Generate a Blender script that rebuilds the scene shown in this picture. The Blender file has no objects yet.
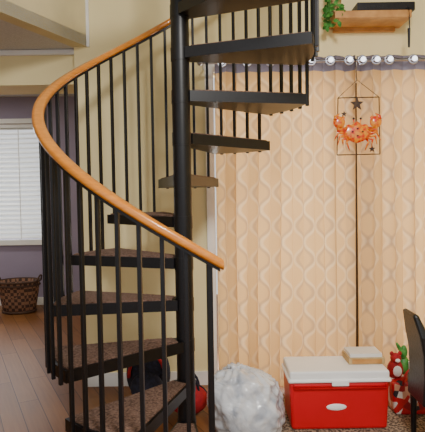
import bpy, bmesh, math, random
from mathutils import Vector, Matrix, Euler, noise
random.seed(4)
F=500.0; CAMH=1.4; PITCH=math.atan(21/F); ROLL=math.radians(-.9)
CR=Matrix.Rotation(math.pi/2-PITCH,3,'X')@Matrix.Rotation(ROLL,3,'Z')
def P(px,py,d):
    """world point seen at pixel, at world depth y=d"""
    v=CR@Vector(((px-212.5)/F,-(py-216)/F,-1.0))
    v*=d/v.y
    return Vector((v.x,d,CAMH+v.z))
def W(px,d,py=395): return P(px,py,d).x
def lin(c):
    return tuple(((x/255)/12.92 if x/255<=.04045 else ((x/255+.055)/1.055)**2.4) for x in c)+(1,)
# ---------- materials
class NT:
    def __init__(s,name):
        s.m=bpy.data.materials.new(name); s.m.use_nodes=True
        s.t=s.m.node_tree; s.b=s.t.nodes['Principled BSDF']; s.out=s.t.nodes['Material Output']
    def n(s,typ,**k):
        x=s.t.nodes.new(typ)
        for a,b in k.items(): setattr(x,a,b)
        return x
    def l(s,a,b): s.t.links.new(a,b)
    def math(s,op,a,b=None,c=None):
        x=s.n('ShaderNodeMath',operation=op)
        for i,v in enumerate((a,b,c)):
            if v is None: continue
            if isinstance(v,(int,float)): x.inputs[i].default_value=v
            else: s.l(v,x.inputs[i])
        return x.outputs[0]
    def mix(s,f,a,b):
        x=s.n('ShaderNodeMix',data_type='RGBA')
        for i,v in ((0,f),(6,a),(7,b)):
            if isinstance(v,(int,float,tuple)): x.inputs[i].default_value=v
            else: s.l(v,x.inputs[i])
        return x.outputs[2]
def mat(name,col,rough=.5,metal=0,col2=None,scale=20,bump=0,coat=0,detail=4,contrast=.15,spec=.5):
    t=NT(name); b=t.b
    b.inputs['Roughness'].default_value=rough; b.inputs['Metallic'].default_value=metal
    b.inputs['Coat Weight'].default_value=coat; b.inputs['Specular IOR Level'].default_value=spec
    tc=t.n('ShaderNodeTexCoord'); no=t.n('ShaderNodeTexNoise')
    no.inputs['Scale'].default_value=scale; no.inputs['Detail'].default_value=detail
    t.l(tc.outputs['Object'],no.inputs['Vector'])
    c2=lin(col2) if col2 else tuple(x*.85 for x in lin(col)[:3])+(1,)
    mr=t.n('ShaderNodeMapRange'); mr.inputs[1].default_value=.5-contrast; mr.inputs[2].default_value=.5+contrast
    t.l(no.outputs[0],mr.inputs[0])
    t.l(t.mix(mr.outputs[0],lin(col),c2),b.inputs['Base Color'])
    if bump:
        bp=t.n('ShaderNodeBump'); bp.inputs['Strength'].default_value=bump; bp.inputs['Distance'].default_value=.01
        t.l(no.outputs[0],bp.inputs['Height']); t.l(bp.outputs[0],b.inputs['Normal'])
    return t.m
M={}
M['cream']=mat('cream_paint',(236,221,170),.75,scale=3,col2=(233,217,164))
M['cream_dk']=mat('cream_beam',(220,207,164),.8,scale=3)
M['white']=mat('white_trim',(235,234,230),.5,scale=5,col2=(228,227,222))
M['ceil']=mat('textured_ceiling',(212,213,215),.95,scale=90,bump=.6,col2=(198,199,201))
M['purple']=mat('lavender_paint',(152,142,164),.8,scale=3,col2=(148,138,160))
M['black']=mat('black_powder_coat',(13,12,14),.4,scale=60,col2=(18,16,19),spec=.4)
M['bronze']=mat('bronze_frame',(60,46,40),.5,scale=30,col2=(48,38,34))
M['chrome']=mat('brushed_nickel',(190,190,200),.3,metal=1,scale=5)
M['carpet']=mat('tread_carpet',(140,112,98),.95,scale=90,bump=.5,col2=(80,60,52),contrast=.18,spec=.2)
M['rug']=mat('speckled_rug',(172,150,126),.95,scale=70,bump=.5,col2=(72,58,48),contrast=.08)
M['red']=mat('cooler_red',(214,12,30),.35,scale=4,col2=(206,9,26))
M['cwhite']=mat('cooler_white',(252,252,250),.4,scale=6,col2=(248,248,246))
M['wicker_in']=mat('basket_dark',(76,54,42),.9,scale=40)
M['leather']=mat('black_leather',(14,13,14),.4,scale=90,bump=.2,col2=(22,20,21))
M['green']=mat('leaf_green',(50,120,45),.5,scale=25,col2=(95,160,70))
M['shelfwood']=mat('shelf_pine',(205,150,85),.5,scale=12,col2=(180,125,65))
M['navy']=mat('navy_fabric',(34,36,54),.9,scale=50,col2=(20,20,30))
M['redfab']=mat('red_fabric',(180,25,35),.8,scale=30,col2=(150,18,28))
M['tan']=mat('cardboard_tan',(200,172,122),.8,scale=20,col2=(180,148,100))
M['rust']=mat('rusty_wire',(80,56,38),.6,scale=60,col2=(50,34,26),metal=.2)
M['crab']=mat('crab_glaze',(222,44,8),.25,scale=42,col2=(245,150,22),coat=.6,contrast=.1)
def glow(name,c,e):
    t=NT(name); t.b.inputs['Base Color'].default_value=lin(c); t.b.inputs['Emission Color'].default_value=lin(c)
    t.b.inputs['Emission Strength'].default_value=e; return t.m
M['backglow']=glow('grommet_glow',(240,245,255),2.6)  # emissive stand-in for daylight coming through the curtain grommets
def wood(name,c1,c2,rough=.3,coat=.4):
    t=NT(name); tc=t.n('ShaderNodeTexCoord'); mp=t.n('ShaderNodeMapping'); mp.inputs['Scale'].default_value=(8,8,40)
    no=t.n('ShaderNodeTexNoise'); no.inputs['Scale'].default_value=2.5; no.inputs['Detail'].default_value=6
    t.l(tc.outputs['Object'],mp.inputs[0]); t.l(mp.outputs[0],no.inputs['Vector'])
    t.l(t.mix(no.outputs[0],lin(c1),lin(c2)),t.b.inputs['Base Color'])
    t.b.inputs['Roughness'].default_value=rough; t.b.inputs['Coat Weight'].default_value=coat
    return t.m
M['oak']=wood('oak_handrail',(236,156,58),(186,100,26),rough=.28,coat=.5)
def floor_mat():
    t=NT('laminate_planks'); tc=t.n('ShaderNodeTexCoord'); mp=t.n('ShaderNodeMapping')
    mp.inputs['Rotation'].default_value=(0,0,math.radians(62))
    t.l(tc.outputs['Object'],mp.inputs[0])
    br=t.n('ShaderNodeTexBrick'); br.inputs['Scale'].default_value=1
    br.inputs['Brick Width'].default_value=1.2; br.inputs['Row Height'].default_value=.13
    br.inputs['Mortar Size'].default_value=.0025; br.inputs['Color1'].default_value=lin((168,116,70))
    br.inputs['Color2'].default_value=lin((128,84,48)); br.inputs['Mortar'].default_value=lin((50,32,20))
    br.offset=.37
    t.l(mp.outputs[0],br.inputs['Vector'])
    m2=t.n('ShaderNodeMapping'); m2.inputs['Scale'].default_value=(2,30,1); t.l(mp.outputs[0],m2.inputs[0])
    no=t.n('ShaderNodeTexNoise'); no.inputs['Scale'].default_value=1.5; no.inputs['Detail'].default_value=6; t.l(m2.outputs[0],no.inputs['Vector'])
    f=t.math('MULTIPLY',no.outputs[0],.6)
    t.l(t.mix(f,br.outputs[0],lin((92,58,34))),t.b.inputs['Base Color'])
    t.b.inputs['Roughness'].default_value=.4; t.b.inputs['Specular IOR Level'].default_value=.2
    return t.m
M['floor']=floor_mat()
def curtain_mat():
    t=NT('ogee_curtain'); tc=t.n('ShaderNodeTexCoord'); sp=t.n('ShaderNodeSeparateXYZ'); t.l(tc.outputs['UV'],sp.inputs[0])
    u=t.math('DIVIDE',sp.outputs[0],.155)
    c=t.math('MULTIPLY',t.math('COSINE',t.math('MULTIPLY',sp.outputs[1],2*math.pi/.235)),.17)
    ac=t.math('SUBTRACT',u,c); bc=t.math('ADD',t.math('ADD',u,.5),c)
    def line(x,off,w):
        x=t.math('FRACT',t.math('ADD',x,off))
        d=t.math('ABSOLUTE',t.math('SUBTRACT',x,.5))
        mr=t.n('ShaderNodeMapRange'); mr.inputs[1].default_value=w; mr.inputs[2].default_value=w*.3
        t.l(d,mr.inputs[0]); return mr.outputs[0]
    la=line(ac,0,.08); lb=line(bc,0,.08); da=line(ac,.1,.085); db=line(bc,-.1,.085)
    no=t.n('ShaderNodeTexNoise'); no.inputs['Scale'].default_value=2.2; t.l(tc.outputs['Object'],no.inputs['Vector'])
    col=t.mix(no.outputs[0],lin((202,162,108)),lin((186,146,98)))
    col=t.mix(t.math('MULTIPLY',da,.42),col,lin((142,118,96)))
    col=t.mix(t.math('MULTIPLY',db,.42),col,lin((142,118,96)))
    col=t.mix(t.math('MULTIPLY',la,.28),col,lin((226,206,172)))
    col=t.mix(t.math('MULTIPLY',lb,.28),col,lin((216,194,162)))
    hd=t.math('GREATER_THAN',sp.outputs[1],2.245)
    col=t.mix(hd,col,lin((110,105,118)))
    t.l(col,t.b.inputs['Base Color']); t.b.inputs['Roughness'].default_value=.55
    tr=t.n('ShaderNodeBsdfTranslucent'); t.l(col,tr.inputs[0])
    ms=t.n('ShaderNodeMixShader'); ms.inputs[0].default_value=.42
    t.l(t.b.outputs[0],ms.inputs[1]); t.l(tr.outputs[0],ms.inputs[2]); t.l(ms.outputs[0],t.out.inputs[0])
    return t.m
M['curtain']=curtain_mat()
def bag_mat():
    t=NT('thin_white_plastic'); tc=t.n('ShaderNodeTexCoord')
    no=t.n('ShaderNodeTexNoise'); no.inputs['Scale'].default_value=7; no.inputs['Detail'].default_value=3; no.inputs['Distortion'].default_value=1.5
    t.l(tc.outputs['Object'],no.inputs['Vector'])
    mr=t.n('ShaderNodeMapRange'); mr.inputs[1].default_value=.3; mr.inputs[2].default_value=.55; t.l(no.outputs[0],mr.inputs[0])
    t.l(t.mix(mr.outputs[0],lin((180,188,202)),lin((240,243,248))),t.b.inputs['Base Color'])
    t.b.inputs['Roughness'].default_value=.16; t.b.inputs['Coat Weight'].default_value=.7
    bp=t.n('ShaderNodeBump'); bp.inputs['Strength'].default_value=.6; bp.inputs['Distance'].default_value=.02
    t.l(no.outputs[0],bp.inputs['Height']); t.l(bp.outputs[0],t.b.inputs['Normal'])
    tr=t.n('ShaderNodeBsdfTransparent'); tr.inputs[0].default_value=lin((240,243,248))
    ms=t.n('ShaderNodeMixShader'); ms.inputs[0].default_value=.18
    t.l(t.b.outputs[0],ms.inputs[1]); t.l(tr.outputs[0],ms.inputs[2]); t.l(ms.outputs[0],t.out.inputs[0])
    return t.m
M['bag']=bag_mat()
def wicker_mat():
    t=NT('wicker_weave'); tc=t.n('ShaderNodeTexCoord'); br=t.n('ShaderNodeTexChecker'); br.inputs['Scale'].default_value=26
    br.inputs[1].default_value=lin((136,98,74)); br.inputs[2].default_value=lin((62,42,34)); t.l(tc.outputs['Object'],br.inputs[0])
    t.l(br.outputs[0],t.b.inputs['Base Color']); t.b.inputs['Roughness'].default_value=.8; return t.m
M['wicker']=wicker_mat()
def plaid_mat():
    t=NT('printed_red_bag'); tc=t.n('ShaderNodeTexCoord'); v=t.n('ShaderNodeTexVoronoi'); v.inputs['Scale'].default_value=24
    t.l(tc.outputs['Object'],v.inputs['Vector'])
    sp=t.n('ShaderNodeSeparateColor'); t.l(v.outputs['Color'],sp.inputs[0])
    r=t.n('ShaderNodeValToRGB'); r.color_ramp.interpolation='CONSTANT'
    e=r.color_ramp.elements; e[0].position=0; e[0].color=lin((190,22,32)); e[1].position=.5; e[1].color=lin((228,220,212))
    x=e.new(.68); x.color=lin((150,15,24)); x=e.new(.82); x.color=lin((36,32,40)); x=e.new(.92); x.color=lin((205,150,120))
    t.l(sp.outputs[0],r.inputs[0]); t.l(r.outputs[0],t.b.inputs['Base Color']); return t.m
M['plaid']=plaid_mat()

# ---------- geometry helpers
COL=bpy.context.scene.collection
def empty(name,loc=(0,0,0)):
    e=bpy.data.objects.new(name,None); e.empty_display_size=.1; COL.objects.link(e); return e
def obj(name,bm,m,parent=None,smooth=False,mats=None,bevel=0,split=False):
    bmesh.ops.recalc_face_normals(bm,faces=bm.faces)
    me=bpy.data.meshes.new(name); bm.to_mesh(me); bm.free()
    for x in (mats or [m]): me.materials.append(M[x])
    o=bpy.data.objects.new(name,me); COL.objects.link(o)
    if parent: o.parent=parent
    if smooth:
        for p in me.polygons: p.use_smooth=True
    if bevel:
        b=o.modifiers.new('bev','BEVEL'); b.width=bevel; b.segments=3; b.limit_method='ANGLE'
    if split:
        b=o.modifiers.new('es','EDGE_SPLIT'); b.split_angle=math.radians(35)
    return o
def abox(bm,a,b,mi=0,rot=None):
    a=Vector(a); b=Vector(b); c=(a+b)/2; s=b-a
    r=bmesh.ops.create_cube(bm,size=1,matrix=Matrix.Translation(c)@(rot.to_4x4() if rot else Matrix())@Matrix.Diagonal((*s,1)))
    for f in set(f for v in r['verts'] for f in v.link_faces): f.material_index=mi
    return r['verts']
def acyl(bm,p,q,r1,r2=None,seg=16,mi=0):
    p=Vector(p); q=Vector(q); d=q-p; r2=r1 if r2 is None else r2
    m=Matrix.Translation((p+q)/2)@d.to_track_quat('Z','Y').to_matrix().to_4x4()
    r=bmesh.ops.create_cone(bm,cap_ends=True,segments=seg,radius1=r1,radius2=r2,depth=d.length,matrix=m)
    for f in set(f for v in r['verts'] for f in v.link_faces): f.material_index=mi
def asph(bm,c,s,mi=0,seg=20,rot=None):
    r=bmesh.ops.create_uvsphere(bm,u_segments=seg,v_segments=seg//2+2,radius=1,matrix=Matrix.Translation(c)@(rot.to_4x4() if rot else Matrix())@Matrix.Diagonal((*s,1)))
    for f in set(f for v in r['verts'] for f in v.link_faces): f.material_index=mi; f.smooth=True
    return r['verts']
def tube(bm,pts,r,seg=10,mi=0,closed=False):
    pts=[Vector(p) for p in pts]; n=len(pts); rings=[]
    rr=r if isinstance(r,(list,tuple)) else [r]*n
    up=Vector((0,0,1))
    for i,p in enumerate(pts):
        if closed: t=pts[(i+1)%n]-pts[i-1]
        else: t=pts[min(i+1,n-1)]-pts[max(i-1,0)]
        t.normalize(); a=t.cross(up)
        if a.length<.05: a=t.cross(Vector((0,1,0)))
        a.normalize(); b=a.cross(t)
        rings.append([bm.verts.new(p+rr[i]*(a*math.cos(2*math.pi*k/seg)+b*math.sin(2*math.pi*k/seg))) for k in range(seg)])
    for i in range(n if closed else n-1):
        A=rings[i]; B=rings[(i+1)%n]
        for k in range(seg):
            f=bm.faces.new((A[k],A[(k+1)%seg],B[(k+1)%seg],B[k])); f.smooth=True; f.material_index=mi
    if not closed:
        for R in (rings[0],rings[-1]):
            f=bm.faces.new(R); f.material_index=mi
def ringtube(bm,c,R,r,mi=0,n=24,seg=8):
    rings=[]
    for i in range(n):
        a=2*math.pi*i/n; u=Vector((math.cos(a),0,math.sin(a)))
        rings.append([bm.verts.new(Vector(c)+u*(R+r*math.cos(2*math.pi*k/seg))+Vector((0,r*math.sin(2*math.pi*k/seg),0))) for k in range(seg)])
    for i in range(n):
        A=rings[i]; B=rings[(i+1)%n]
        for k in range(seg):
            f=bm.faces.new((A[k],A[(k+1)%seg],B[(k+1)%seg],B[k])); f.smooth=True; f.material_index=mi
def prism(bm,pts,z0,z1,mi=0):
    lo=[bm.verts.new((x,y,z0)) for x,y in pts]; hi=[bm.verts.new((x,y,z1)) for x,y in pts]
    fs=[bm.faces.new(lo[::-1]),bm.faces.new(hi)]
    n=len(pts)
    for i in range(n): fs.append(bm.faces.new((lo[i],lo[(i+1)%n],hi[(i+1)%n],hi[i])))
    for f in fs: f.material_index=mi
def boxobj(name,a,b,m,parent=None,bevel=0):
    bm=bmesh.new(); abox(bm,a,b); return obj(name,bm,m,parent,bevel=bevel)

# ---------- room shell
WY=3.65
boxobj('floor',(-6,-1.5,-.1),(3,7,0),'floor')
bm=bmesh.new()
abox(bm,(-.98,WY,0),(0.02,WY+.14,4.6)); abox(bm,(.02,WY,2.28),(2.0,WY+.14,4.6)); abox(bm,(2.0,WY,0),(2.7,WY+.14,4.6))
obj('wall_back',bm,'cream')
boxobj('wall_right',(2.7,-1.5,0),(2.84,WY+.14,4.6),'cream')
boxobj('ceiling',(-3.2,-1.5,4.6),(2.84,WY+.14,4.7),'ceil')
e0=Vector((-.88,WY)); e1=Vector((-1.235,2.89)); d=(e1-e0).normalized(); nrm=Vector((-d.y,d.x)); 
if nrm.x>0: nrm=-nrm
far=e0+d*4.6
bm=bmesh.new(); prism(bm,[tuple(e0),tuple(far),tuple(far+nrm*.1),tuple(e0+nrm*.1)],2.48,4.6); obj('wall_loft',bm,'cream_dk')
bm=bmesh.new(); prism(bm,[tuple(e0),tuple(far),(-6,far.y),(-6,3.72),(-.88,3.72)],2.481,2.56); obj('ceiling_lower',bm,'ceil')
boxobj('trim_loft_corner',(-.895,WY-.012,2.48),(-.865,WY,4.6),'white')
boxobj('beam',(-6,3.72,2.23),(-.98,4.05,2.481),'cream')
bm=bmesh.new(); abox(bm,(-6,3.69,2.44),(-.98,3.72,2.48)); obj('trim_beam',bm,'white',bevel=.01)
FY=6.5
wx0,wx1,wz0,wz1=-4.1,-2.2,.86,2.36
bm=bmesh.new()
abox(bm,(-6,FY,0),(wx0,FY+.14,2.7)); abox(bm,(wx1,FY,0),(-.86,FY+.14,2.7)); abox(bm,(wx0,FY,0),(wx1,FY+.14,wz0)); abox(bm,(wx0,FY,wz1),(wx1,FY+.14,2.7))
obj('wall_far',bm,'purple')
boxobj('wall_hall',(-1.0,WY+.14,0),(-.86,FY,2.7),'cream')
boxobj('ceiling_far',(-6,4.05,2.7),(-.86,FY+.14,2.8),'ceil')
boxobj('wall_left',(-6.14,-1.5,0),(-6,FY+.14,2.8),'cream')
boxobj('baseboard_far',(-6,FY-.015,0),(-1.0,FY,.1),'white')
boxobj('baseboard_back',(-.98,WY-.015,0),(-.04,WY,.1),'white')
w=empty('window_1')
bm=bmesh.new(); t=.06
abox(bm,(wx0-t,FY-.03,wz1),(wx1+t,FY-.001,wz1+t)); abox(bm,(wx0-t,FY-.06,wz0-.07),(wx1+t,FY-.001,wz0))
abox(bm,(wx0-t,FY-.03,wz0),(wx0,FY-.001,wz1)); abox(bm,(wx1,FY-.03,wz0),(wx1+t,FY-.001,wz1))
obj('casing',bm,'white',w,bevel=.004)
bm=bmesh.new(); n=24
for i in range(n):
    z=wz0+.03+(wz1-wz0-.09)*i/(n-1)
    abox(bm,(wx0+.01,FY+.02,z-.0015),(wx1-.01,FY+.075,z+.0015),rot=Matrix.Rotation(math.radians(36),3,'X'))
abox(bm,(wx0+.01,FY+.02,wz1-.05),(wx1-.01,FY+.08,wz1))
for x in (wx0+.3,(wx0+wx1)/2,wx1-.3): abox(bm,(x-.006,FY+.015,wz0),(x+.006,FY+.02,wz1))
obj('blinds',bm,'white',w)
w=empty('window_2')
bm=bmesh.new()
abox(bm,(-.04,WY-.02,0),(.02,WY-.001,2.34)); abox(bm,(.02,WY-.02,2.28),(2.0,WY-.001,2.34)); abox(bm,(2.0,WY-.02,0),(2.06,WY-.001,2.34))
for x in (.03,1.93): abox(bm,(x,WY+.05,0.02),(x+.05,WY+.1,2.27))
abox(bm,(.03,WY+.05,0.01),(1.98,WY+.1,.1)); abox(bm,(.03,WY+.05,2.2),(1.98,WY+.1,2.27))
obj('frame',bm,'white',w)
bm=bmesh.new(); abox(bm,(1.0,WY+.04,.1),(1.13,WY+.1,2.2)); abox(bm,(1.03,WY+.0,.95),(1.06,WY+.04,1.2)); obj('meeting_stile',bm,'bronze',w)
# ---------- curtains
CY=3.5
def curtain(name,x0,x1,ph):
    bm=bmesh.new(); nx=320; nz=36; zt=2.345; zb=.03
    uvl=bm.loops.layers.uv.new('UVMap')
    g=[]; uv={}
    for j in range(nz+1):
        z=zb+(zt-zb)*j/nz; row=[]
        top=j/nz
        for i in range(nx+1):
            x=x0+(x1-x0)*i/nx
            edge=min(1,(x-x0)/.03,(x1-x)/.03)
            th=2*math.pi*(x/.15)+ph+.7*math.sin(.9*z+4.3*x)*(1-.8*top)
            amp=.033*(.72+.28*math.sin(5*x+1.0*z+ph))
            y=CY+amp*math.sin(th)+.011*math.sin(23*x+1.4*z)*(1-top)
            xx=x+(.010*math.sin(2*th+.6)+.004*math.sin(2.5*z+9*x))*edge
            v=bm.verts.new((xx,y,z)); uv[v]=(x*1.03,z); row.append(v)
        g.append(row)
    for j in range(nz):
        for i in range(nx):
            f=bm.faces.new((g[j][i],g[j][i+1],g[j+1][i+1],g[j+1][i]))
            for lp in f.loops: lp[uvl].uv=uv[lp.vert]
    return obj(name,bm,'curtain',smooth=True)
gx=P(356,210,3.5).x
curtain('curtain',.03,gx-.008,.0)
curtain('curtain',gx+.008,2.0,1.5)
rod=empty('curtain_rod')
bm=bmesh.new(); zr=2.3
acyl(bm,(-.06,CY-.055,zr),(2.1,CY-.055,zr),.01)
asph(bm,(-.07,CY-.055,zr),(.02,.02,.02)); asph(bm,(2.11,CY-.055,zr),(.02,.02,.02))
for x in (-.05,2.09): acyl(bm,(x,CY-.055,zr),(x,WY-.021,zr),.006)
obj('pole',bm,'chrome',rod)
bm=bmesh.new()
bxs=[222,247,270,291,311,330,349,362,376,389,413,432,450]
for px_ in bxs:
    x=P(px_,73,3.44).x
    ringtube(bm,(x,CY-.064,zr),.029,.006)
obj('grommets',bm,'chrome',rod)
sl=empty('grommet_backlight')  # added glowing beads imitate backlit grommet holes; the linking wire is invented
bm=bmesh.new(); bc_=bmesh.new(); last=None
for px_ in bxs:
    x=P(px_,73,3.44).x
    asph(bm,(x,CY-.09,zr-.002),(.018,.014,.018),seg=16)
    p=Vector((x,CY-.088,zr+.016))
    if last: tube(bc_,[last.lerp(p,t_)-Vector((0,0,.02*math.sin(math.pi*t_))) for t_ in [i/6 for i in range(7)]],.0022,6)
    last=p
obj('glow_beads',bm,'backglow',sl); obj('added_wire',bc_,'black',sl)

# ---------- spiral staircase
st=empty('spiral_staircase')
PX,PY=-.153,2.6
def S(phi,r,z): a=math.radians(phi); return Vector((PX+r*math.cos(a),PY+r*math.sin(a),z))
R=.675; RR=.70; RISE=.215
bm=bmesh.new()
acyl(bm,(PX,PY,0),(PX,PY,3.7),.047,seg=40)
acyl(bm,(PX,PY,0),(PX,PY,.015),.13,seg=40)
for k in range(1,14):
    z=RISE*k
    acyl(bm,(PX,PY,z-.062),(PX,PY,z+.004),.0495,seg=40)
for f in bm.faces: f.smooth=len(f.verts)==4
obj('center_pole',bm,'black',st,split=True)
CEN=[-93,-122,-154,-186,-213,-240,-270,-302,-334,-365,-395,-425,-455]
for k in range(1,14):
    z=RISE*k; c=CEN[k-1]
    def outline(rad,half,inn,ri):
        pts=[]
        for i in range(11):
            v=S(c-half+2*half*i/10,rad,0); pts.append((v.x,v.y))
        a=math.radians(c); ux,uy=math.cos(a),math.sin(a)
        pts.append((PX+ri*ux-inn*uy,PY+ri*uy+inn*ux)); pts.append((PX+ri*ux+inn*uy,PY+ri*uy-inn*ux))
        return pts
    bm=bmesh.new()
    prism(bm,outline(R,16.8,.048,.03),z-.055,z)
    prism(bm,outline(R-.014,15.6,.042,.06),z-.001,z+.007,mi=1)
    obj('tread_%d'%k,bm,None,st,mats=['black','carpet'])
def railz(phi): return 1.12+(-74-phi)*RISE*1.04/30
bm=bmesh.new()
phi=-78.5
while phi>-458:
    k=min(range(13),key=lambda i:abs(CEN[i]-phi))+1
    zb=RISE*k-.06
    if phi>-80: zb=0
    w=.0083 if phi<-80 else .011
    a=S(phi,.691,zb)
    rm=Matrix.Rotation(math.radians(phi),3,'Z')
    abox(bm,(a.x-w,a.y-w,zb),(a.x+w,a.y+w,railz(phi)-.015),rot=rm)
    phi-=7.5
obj('balusters',bm,'black',st,bevel=.002)
def sweep(name,prof,m,p0,p1,dz=0,rad=RR):
    bm=bmesh.new(); rings=[]; N=150
    for i in range(N+1):
        ph=p0+(p1-p0)*i/N
        rings.append([bm.verts.new(S(ph,rad+u,railz(ph)+v+dz)) for u,v in prof])
    n=len(prof)
    for i in range(N):
        for k in range(n): bm.faces.new((rings[i][k],rings[i][(k+1)%n],rings[i+1][(k+1)%n],rings[i+1][k]))
    bm.faces.new(rings[0]); bm.faces.new(rings[-1])
    return obj(name,bm,m,st,smooth=True,split=True)
prof=[(.028*math.copysign(abs(math.cos(a))**.7,math.cos(a)),.022*math.copysign(abs(math.sin(a))**.7,math.sin(a))) for a in [2*math.pi*k/20 for k in range(20)]]
sweep('handrail',prof,'oak',-74.5,-455,dz=.008)
sweep('rail_channel',[(-.014,-.008),(.014,-.008),(.014,.004),(-.014,.004)],'black',-75.5,-454,dz=-.018)

# ---------- rug
boxobj('rug',(.0,2.0,0),(2.3,3.4,.012),'rug',bevel=.004)
# ---------- cooler
cy0,cy1=2.87,3.16
x0=W(289,2.87,400); x1=W(391,2.87,400)
co=empty('cooler'); z0=.012
bm=bmesh.new()
vs=abox(bm,(x0+.005,cy0,z0),(x1-.005,cy1,.3))
for v in vs:
    if v.co.z<.1: v.co.x=(x0+x1)/2+(v.co.x-(x0+x1)/2)*.96; v.co.y=(cy0+cy1)/2+(v.co.y-(cy0+cy1)/2)*.95
obj('body',bm,'red',co,bevel=.02)
bm=bmesh.new(); abox(bm,(x0-.004,cy0-.01,.295),(x1+.004,cy1+.01,.318)); abox(bm,(x0+.006,cy0+.0,.313),(x1-.006,cy1-.003,.362)); 
obj('lid',bm,'cwhite',co,bevel=.012)
bm=bmesh.new(); abox(bm,((x0+x1)/2-.05,cy0-.02,.28),((x0+x1)/2+.05,cy0-.006,.315)); obj('latch',bm,'cwhite',co,bevel=.006)
bm=bmesh.new(); tube(bm,[(x0+.03,cy0-.012,.295),(x0+.03,cy0-.012,.27),(x1-.03,cy0-.012,.27),(x1-.03,cy0-.012,.295)],.006)
obj('handle',bm,'red',co)
bm=bmesh.new(); asph(bm,((x0+x1)/2-.02,cy0+.003,.15),(.06,.007,.02)); obj('badge',bm,'cwhite',co)
bx=empty('cardboard_box')
a0=W(348,3.0,350); a1=W(384,3.0,350)
bm=bmesh.new(); abox(bm,(a0,2.98,.362),(a1,3.14,.403)); obj('tray',bm,'tan',bx,bevel=.003)
bm=bmesh.new(); abox(bm,(a0+.01,2.99,.403),(a1-.015,3.13,.425)); obj('papers',bm,'white',bx)
bm=bmesh.new(); abox(bm,(a0+.02,2.975,.37),(a1-.02,2.98,.395)); obj('label',bm,'shelfwood',bx)
# ---------- trash bag (slumped, gathered at its upper left)
bm=bmesh.new()
bmesh.ops.create_icosphere(bm,subdivisions=6,radius=1)
bcx_,bcy_=W(248,2.92,400),2.92
for v in bm.verts:
    p=v.co.copy()
    ang=math.atan2(p.y,p.x)
    # squarer, sagging silhouette
    sx=math.copysign(abs(p.x)**.8,p.x)
    n=noise.noise(p*1.5)*.15+(.5-abs(noise.noise(p*2.8+Vector((3,1,2)))))*.14-.05+.04*abs(noise.noise(p*7))
    pl=.04*math.sin(ang*15+p.z*2+2*noise.noise(p*2))*max(0,p.z+.1)
    q=Vector((sx,p.y,p.z))*(1+n+pl)
    z=q.z
    if z<-.5: z=-.5-(abs(z)-.5)*.05
    if z>.55: z=.55+(z-.55)*.45
    z+=-.22*max(0,q.x)*max(0,z+.3)
    t_=max(0,z-.1); sh_=1-.12*min(1,t_)
    v.co=Vector((bcx_+q.x*.228*sh_-.03*t_,bcy_+q.y*.20*sh_,z*.29))
mn=min(v.co.z for v in bm.verts)
for v in bm.verts: v.co.z-=mn-.0125
tp=max(bm.verts,key=lambda v:v.co.z).co.copy()
tp.z-=.012
for i in range(6):
    a=i*1.05; tube(bm,[tp+Vector((0,0,-.03)),tp+Vector((.01*math.cos(a),.01*math.sin(a),.0)),tp+Vector((.045*math.cos(a)-.01,.035*math.sin(a),.004+.006*math.sin(3*a)))],[.014,.01,.014],7)
o=obj('trash_bag',bm,'bag',smooth=True)
# ---------- backpack under stairs
bp=empty('backpack'); b0=Vector((W(148,3.3),3.35,0))
bm=bmesh.new(); 
v=asph(bm,(b0.x,b0.y,.2),(.15,.1,.2),seg=28)
for q in v: q.co.z=max(q.co.z,.005)
v=asph(bm,(b0.x,b0.y-.09,.13),(.11,.05,.11),seg=20)
for q in v: q.co.z=max(q.co.z,.005)
obj('body',bm,'navy',bp)
bm=bmesh.new(); 
tube(bm,[(b0.x+.12*math.cos(a),b0.y-.085,.2+.17*math.sin(a)) for a in [math.pi*k/12 for k in range(13)]],.011)
tube(bm,[(b0.x+.03*math.cos(a),b0.y,.39+.035*math.sin(a)) for a in [math.pi*k/8 for k in range(9)]],.008)
obj('piping_and_loop',bm,'redfab',bp)
sb=empty('duffel_bag'); c=Vector((W(188,3.15),3.15,0))
bm=bmesh.new(); v=asph(bm,(c.x,c.y,.1),(.13,.1,.1),seg=24)
for q in v: q.co.z=max(q.co.z,.004)
obj('body',bm,'redfab',sb)
bm=bmesh.new()
for s in (-1,1): tube(bm,[(c.x+.07*math.cos(a),c.y+s*.04,.16+.1*math.sin(a)) for a in [math.pi*k/10 for k in range(11)]],.008)
tube(bm,[(c.x+.127*math.cos(a),c.y,.1+.104*math.sin(a)) for a in [math.pi*k/14 for k in range(15)]],.006)
obj('handles',bm,'navy',sb)

# ---------- basket
bk=empty('wicker_basket'); bcy=6.1; bcx=W(19,bcy,290)
bm=bmesh.new(); NS=36; prof=[(.0,.005),(.19,.005),(.205,.1),(.23,.25),(.245,.37),(.255,.385),(.235,.385),(.215,.25),(.185,.03),(0,.03)]
rings=[]
for r,z in prof:
    rings.append([bm.verts.new((bcx+max(r,.001)*math.cos(2*math.pi*k/NS)*1.02,bcy+max(r,.001)*math.sin(2*math.pi*k/NS)*.8,z)) for k in range(NS)])
for i in range(len(prof)-1):
    for k in range(NS): bm.faces.new((rings[i][k],rings[i][(k+1)%NS],rings[i+1][(k+1)%NS],rings[i+1][k]))
obj('body',bm,'wicker',bk,smooth=True)
bm=bmesh.new()
for z,r in ((.385,.25),(.34,.246),(.02,.195)):
    tube(bm,[(bcx+r*1.02*math.cos(2*math.pi*k/30),bcy+r*.8*math.sin(2*math.pi*k/30),z) for k in range(30)],.012,closed=True,seg=8)
for s in (-1,1):
    tube(bm,[(bcx+s*(.25+.02*math.sin(a)),bcy+.07*math.cos(a),.385+.07*math.sin(a)) for a in [math.pi*k/10 for k in range(11)]],.01)
obj('rim_and_handles',bm,'wicker_in',bk)

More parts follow.
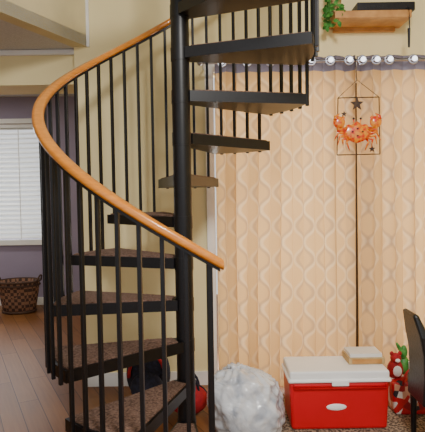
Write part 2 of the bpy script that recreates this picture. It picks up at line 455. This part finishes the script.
# ---------- shelf, electronics, plant
sh=empty('wall_shelf'); s0=P(335,20,3.42); s1=P(412,10,3.42)
top=s0.z+.062
bm=bmesh.new(); abox(bm,(s0.x,3.42,s0.z+.012),(s1.x,WY-.001,top)); obj('board',bm,'shelfwood',sh,bevel=.004)
bm=bmesh.new(); abox(bm,(s0.x+.04,WY-.03,s0.z-.015),(s1.x-.04,WY-.001,s0.z+.012)); obj('cleat',bm,'shelfwood',sh)
bm=bmesh.new(); xa=P(357,5,3.45).x
abox(bm,(xa,3.44,top+.004),(xa+.39,3.62,top+.06))
for x in (xa+.03,xa+.34): abox(bm,(x-.012,3.46,top),(x+.012,3.48,top+.005))
for i in range(8): abox(bm,(xa+.05+.02*i,3.437,top+.02),(xa+.06+.02*i,3.441,top+.04))
obj('cable_box',bm,'black',bevel=.003)
bm=bmesh.new(); cx=P(409,30,3.41).x; zt=top
tube(bm,[(cx,3.45,zt+.02),(cx,3.41,zt+.01),(cx,3.405,zt-.06),(cx+.003,3.405,zt-.15),(cx-.002,3.405,zt-.2)],.004,8)
acyl(bm,(cx-.002,3.405,zt-.13),(cx-.002,3.405,zt-.255),.01,.007)
obj('hanging_cord',bm,'black')
pl=empty('trailing_plant'); pc=Vector((s0.x+.0,3.53,top))
bm=bmesh.new(); acyl(bm,(pc.x+.03,pc.y,top),(pc.x+.03,pc.y,top+.11),.03,.042,24); obj('pot',bm,'tan',pl)
bm=bmesh.new()
def leaf(bm,p,dirv,L,w):
    dirv=Vector(dirv).normalized(); s=dirv.cross(Vector((.2,1,.1))).normalized(); n=s.cross(dirv)
    pr=[(0,0),(.25,.8),(.5,1),(.8,.55),(1,0)]
    A=[bm.verts.new(p+dirv*L*t+s*w*k+Vector((0,0,-.15*L*t*t))) for t,k in pr]
    B=[bm.verts.new(p+dirv*L*t-s*w*k+Vector((0,0,-.15*L*t*t))) for t,k in pr[1:-1]]
    Cn=[bm.verts.new(p+dirv*L*t+n*w*.3+Vector((0,0,-.15*L*t*t))) for t,k in pr[1:-1]]
    bm.faces.new((A[0],A[1],Cn[0])); bm.faces.new((A[0],Cn[0],B[0]))
    for i in range(2):
        bm.faces.new((A[i+1],A[i+2],Cn[i+1],Cn[i])); bm.faces.new((Cn[i],Cn[i+1],B[i+1],B[i]))
    bm.faces.new((A[3],A[4],Cn[2])); bm.faces.new((Cn[2],A[4],B[2]))
for s in range(9):
    a=random.uniform(-4.2,-1.2); p=pc+Vector((.02,0,.11)); pts=[p]
    rr=random.uniform(.04,.08); hang=random.uniform(.03,.11)
    for i in range(1,7):
        t=i/6; pts.append(Vector((pc.x+.02+rr*math.cos(a)*min(1,t*1.6),pc.y+rr*math.sin(a)*min(1,t*1.6)*1.1-.03*t,top+.11+.05*math.sin(min(1,t*1.6)*math.pi)-(hang+.05)*max(0,t-.3)*1.6)))
    tube(bm,pts,.0025,5)
    for q in pts[1:]:
        for _ in range(2): leaf(bm,q,(random.uniform(-1,.8),random.uniform(-1,.0),random.uniform(-.8,.4)),random.uniform(.035,.05),.014)
obj('vines',bm,'green',pl)

# ---------- crab ornament
cr=empty('crab_wall_hanging'); D=3.39
bm=bmesh.new()
c=[P(338,98,D),P(379,97,D),P(380,154,D),P(337,155,D)]
for i in range(4): tube(bm,[c[i],c[(i+1)%4]],.0035,8)
hk=P(357,80,D)
tube(bm,[c[0],hk,c[1]],.0022,6)
tube(bm,[hk,hk+Vector((0,.01,.02)),Vector((hk.x,CY-.072,zr+.01)),Vector((hk.x,CY-.05,zr+.012))],.003,6)
obj('wire_frame',bm,'rust',cr)
cc=P(357,133,D-.02); px=D/F
bm=bmesh.new()
v=asph(bm,cc,(14*px,.02,10*px),seg=28)
for q in v:
    dx=(q.co.x-cc.x)/(14*px); dz=(q.co.z-cc.z)
    if dz>0: q.co.z=cc.z+dz*(1+.15*math.cos(dx*9)) 
    else: q.co.z=cc.z+dz*(1-.25*abs(dx))
for s in (-1,1):
    sh_=cc+Vector((s*10*px,0,4*px)); el=cc+Vector((s*19*px,-.01,3*px)); wr=cc+Vector((s*19*px,-.01,7*px))
    tube(bm,[sh_,el,wr],[.015,.018,.014],8)
    asph(bm,wr+Vector((-s*1*px,0,3.5*px)),(6*px,.017,6*px),seg=14,rot=Matrix.Rotation(s*.35,3,'Y'))
    tube(bm,[wr+Vector((s*2.5*px,0,6*px)),wr+Vector((s*2.5*px,0,9*px)),wr+Vector((-s*1.5*px,0,12*px))],[.017,.013,.002],8)
    tube(bm,[wr+Vector((-s*3.5*px,0,5*px)),wr+Vector((-s*5.5*px,0,8*px)),wr+Vector((-s*4*px,0,10.5*px))],[.013,.01,.002],8)
    for i in range(4):
        a=math.radians(-5-25*i); o=cc+Vector((s*9*px,0,(-1-1.5*i)*px))
        k=o+Vector((s*10*px*math.cos(a),-.012,10*px*math.sin(a)*.6+2*px)); e=k+Vector((s*(4-2.4*i)*px,.005,-8*px))
        tube(bm,[o,k,e],[.012,.009,.002],7)
    acyl(bm,cc+Vector((s*3*px,-.005,8*px)),cc+Vector((s*3.5*px,-.005,13*px)),.004)
obj('crab',bm,'crab',cr)
bm=bmesh.new()
for s in (-1,1): asph(bm,cc+Vector((s*3.5*px,-.005,14*px)),(.008,.008,.008),seg=10)
for (x,z) in ((0,4),(-5,1),(5,1),(0,-3)): asph(bm,cc+Vector((x*px,-.019,z*px)),(.006,.004,.006),seg=8)
obj('eyes',bm,'black',cr)
bm=bmesh.new()
for (x,y,r) in ((357,104,7),(344,114,3),(372,149,3.5)):
    p=P(x,y,D-.005); vs=[]
    for k in range(10):
        a=math.pi/2+k*math.pi/5; rr=(r if k%2==0 else r*.42)*px; vs.append((p.x+rr*math.cos(a),p.z+rr*math.sin(a)))
    f=[bm.verts.new((x_,p.y-.004,z_)) for x_,z_ in vs]; b=[bm.verts.new((x_,p.y+.004,z_)) for x_,z_ in vs]
    bm.faces.new(f); bm.faces.new(b[::-1])
    for k in range(10): bm.faces.new((f[k],f[(k+1)%10],b[(k+1)%10],b[k]))
obj('starfish',bm,'rust',cr)

# ---------- red printed bag with toys
tb=empty('toy_bag'); t0=W(387,3.1,400); 
bm=bmesh.new(); vs=abox(bm,(t0+.035,3.05,.012),(t0+.27,3.25,.22))
for v in vs:
    if v.co.z>.2: v.co.x+= .02*(1 if v.co.x>t0+.14 else -1)
obj('sack',bm,'plaid',tb,bevel=.02)
bm=bmesh.new()
for yy in (3.04,3.26):
    tube(bm,[(t0+.14+.06*math.cos(a),yy,.21+.1*math.sin(a)) for a in [math.pi*k/10 for k in range(11)]],.007)
obj('straps',bm,'redfab',tb)
bm=bmesh.new(); asph(bm,(t0+.07,3.15,.27),(.05,.045,.065)); asph(bm,(t0+.07,3.14,.345),(.034,.03,.034)); 
for s in (-1,1): asph(bm,(t0+.07+s*.026,3.14,.375),(.013,.008,.015))
obj('plush_bear',bm,'redfab',tb)
bm=bmesh.new(); asph(bm,(t0+.07,3.105,.34),(.016,.012,.012)); asph(bm,(t0+.07,3.11,.27),(.028,.012,.035)); asph(bm,(t0+.2,3.1,.25),(.04,.03,.05)); obj('plush_white_parts',bm,'cwhite',tb)
bm=bmesh.new(); asph(bm,(t0+.13,3.17,.29),(.04,.04,.06)); asph(bm,(t0+.125,3.15,.38),(.022,.02,.045)); asph(bm,(t0+.1,3.15,.4),(.012,.012,.05),rot=Matrix.Rotation(-.5,3,'Y')); obj('plush_frog',bm,'green',tb)
bm=bmesh.new(); acyl(bm,(t0+.17,3.12,.18),(t0+.16,3.11,.33),.02,.02); acyl(bm,(t0+.16,3.11,.33),(t0+.158,3.108,.35),.012,.01); obj('bottle',bm,'cwhite',tb)

# ---------- black chair at right
ch=empty('leather_chair'); hx=W(436,2.45,370)
bm=bmesh.new()
pts=[(-.045,.3),(-.035,.45),(-.04,.56),(-.058,.66),(-.085,.775)]
ring=[]
wd=.22
for i,(dx,z) in enumerate(pts):
    th=.05 if i<4 else .03
    hw=wd/2*(1 if i<4 else .7)
    ring.append([bm.verts.new((hx+dx-0,2.6-hw,z)),bm.verts.new((hx+dx,2.6+hw,z)),bm.verts.new((hx+dx+th,2.6+hw,z)),bm.verts.new((hx+dx+th,2.6-hw,z))])
for i in range(4):
    for k in range(4): bm.faces.new((ring[i][k],ring[i][(k+1)%4],ring[i+1][(k+1)%4],ring[i+1][k]))
bm.faces.new(ring[0]); bm.faces.new(ring[-1])
obj('back',bm,'leather',ch,bevel=.015)
boxobj('seat',(hx-.0,2.37,.3),(hx+.5,2.83,.38),'leather',ch,bevel=.02)
bm=bmesh.new()
for x in (hx+.03,hx+.46):
    for y in (2.4,2.8): acyl(bm,(x,y,.012),(x,y,.31),.014,.02,12)
obj('legs',bm,'black',ch)

# ---------- lights
def area(name,loc,rot,sx,sy,e,col=(1,1,1)):
    l=bpy.data.lights.new(name,'AREA'); l.shape='RECTANGLE'; l.size=sx; l.size_y=sy; l.energy=e; l.color=col
    o=bpy.data.objects.new(name,l); COL.objects.link(o); o.location=loc; o.rotation_euler=rot; return o
area('daylight_patio',(1.0,4.5,1.35),(math.radians(-90),0,0),2.2,2.4,135,(1,.97,.92))
area('daylight_dining',(-3.2,6.9,1.7),(math.radians(-90),0,0),1.8,1.5,35,(.92,.96,1))
area('dining_overhead_area',(-3.0,5.2,2.65),(0,0,0),.4,.4,22,(1,.95,.88))  # small area light below the dining ceiling, facing down
area('room_fill',(.5,.1,3.2),(math.radians(40),0,0),.5,.5,95,(1,.97,.92))  # added overhead fill on the camera side, brightens the interior
w=bpy.data.worlds.new('World'); bpy.context.scene.world=w; w.use_nodes=True
w.node_tree.nodes['Background'].inputs[0].default_value=(.97,.98,1,1); w.node_tree.nodes['Background'].inputs[1].default_value=1.0
# ---------- camera
c=bpy.data.cameras.new('camera'); c.sensor_fit='HORIZONTAL'; c.sensor_width=36; c.lens=36*F/425; c.clip_start=.05
o=bpy.data.objects.new('camera',c); COL.objects.link(o); o.location=(0,0,CAMH); o.rotation_euler=CR.to_euler()
bpy.context.scene.camera=o
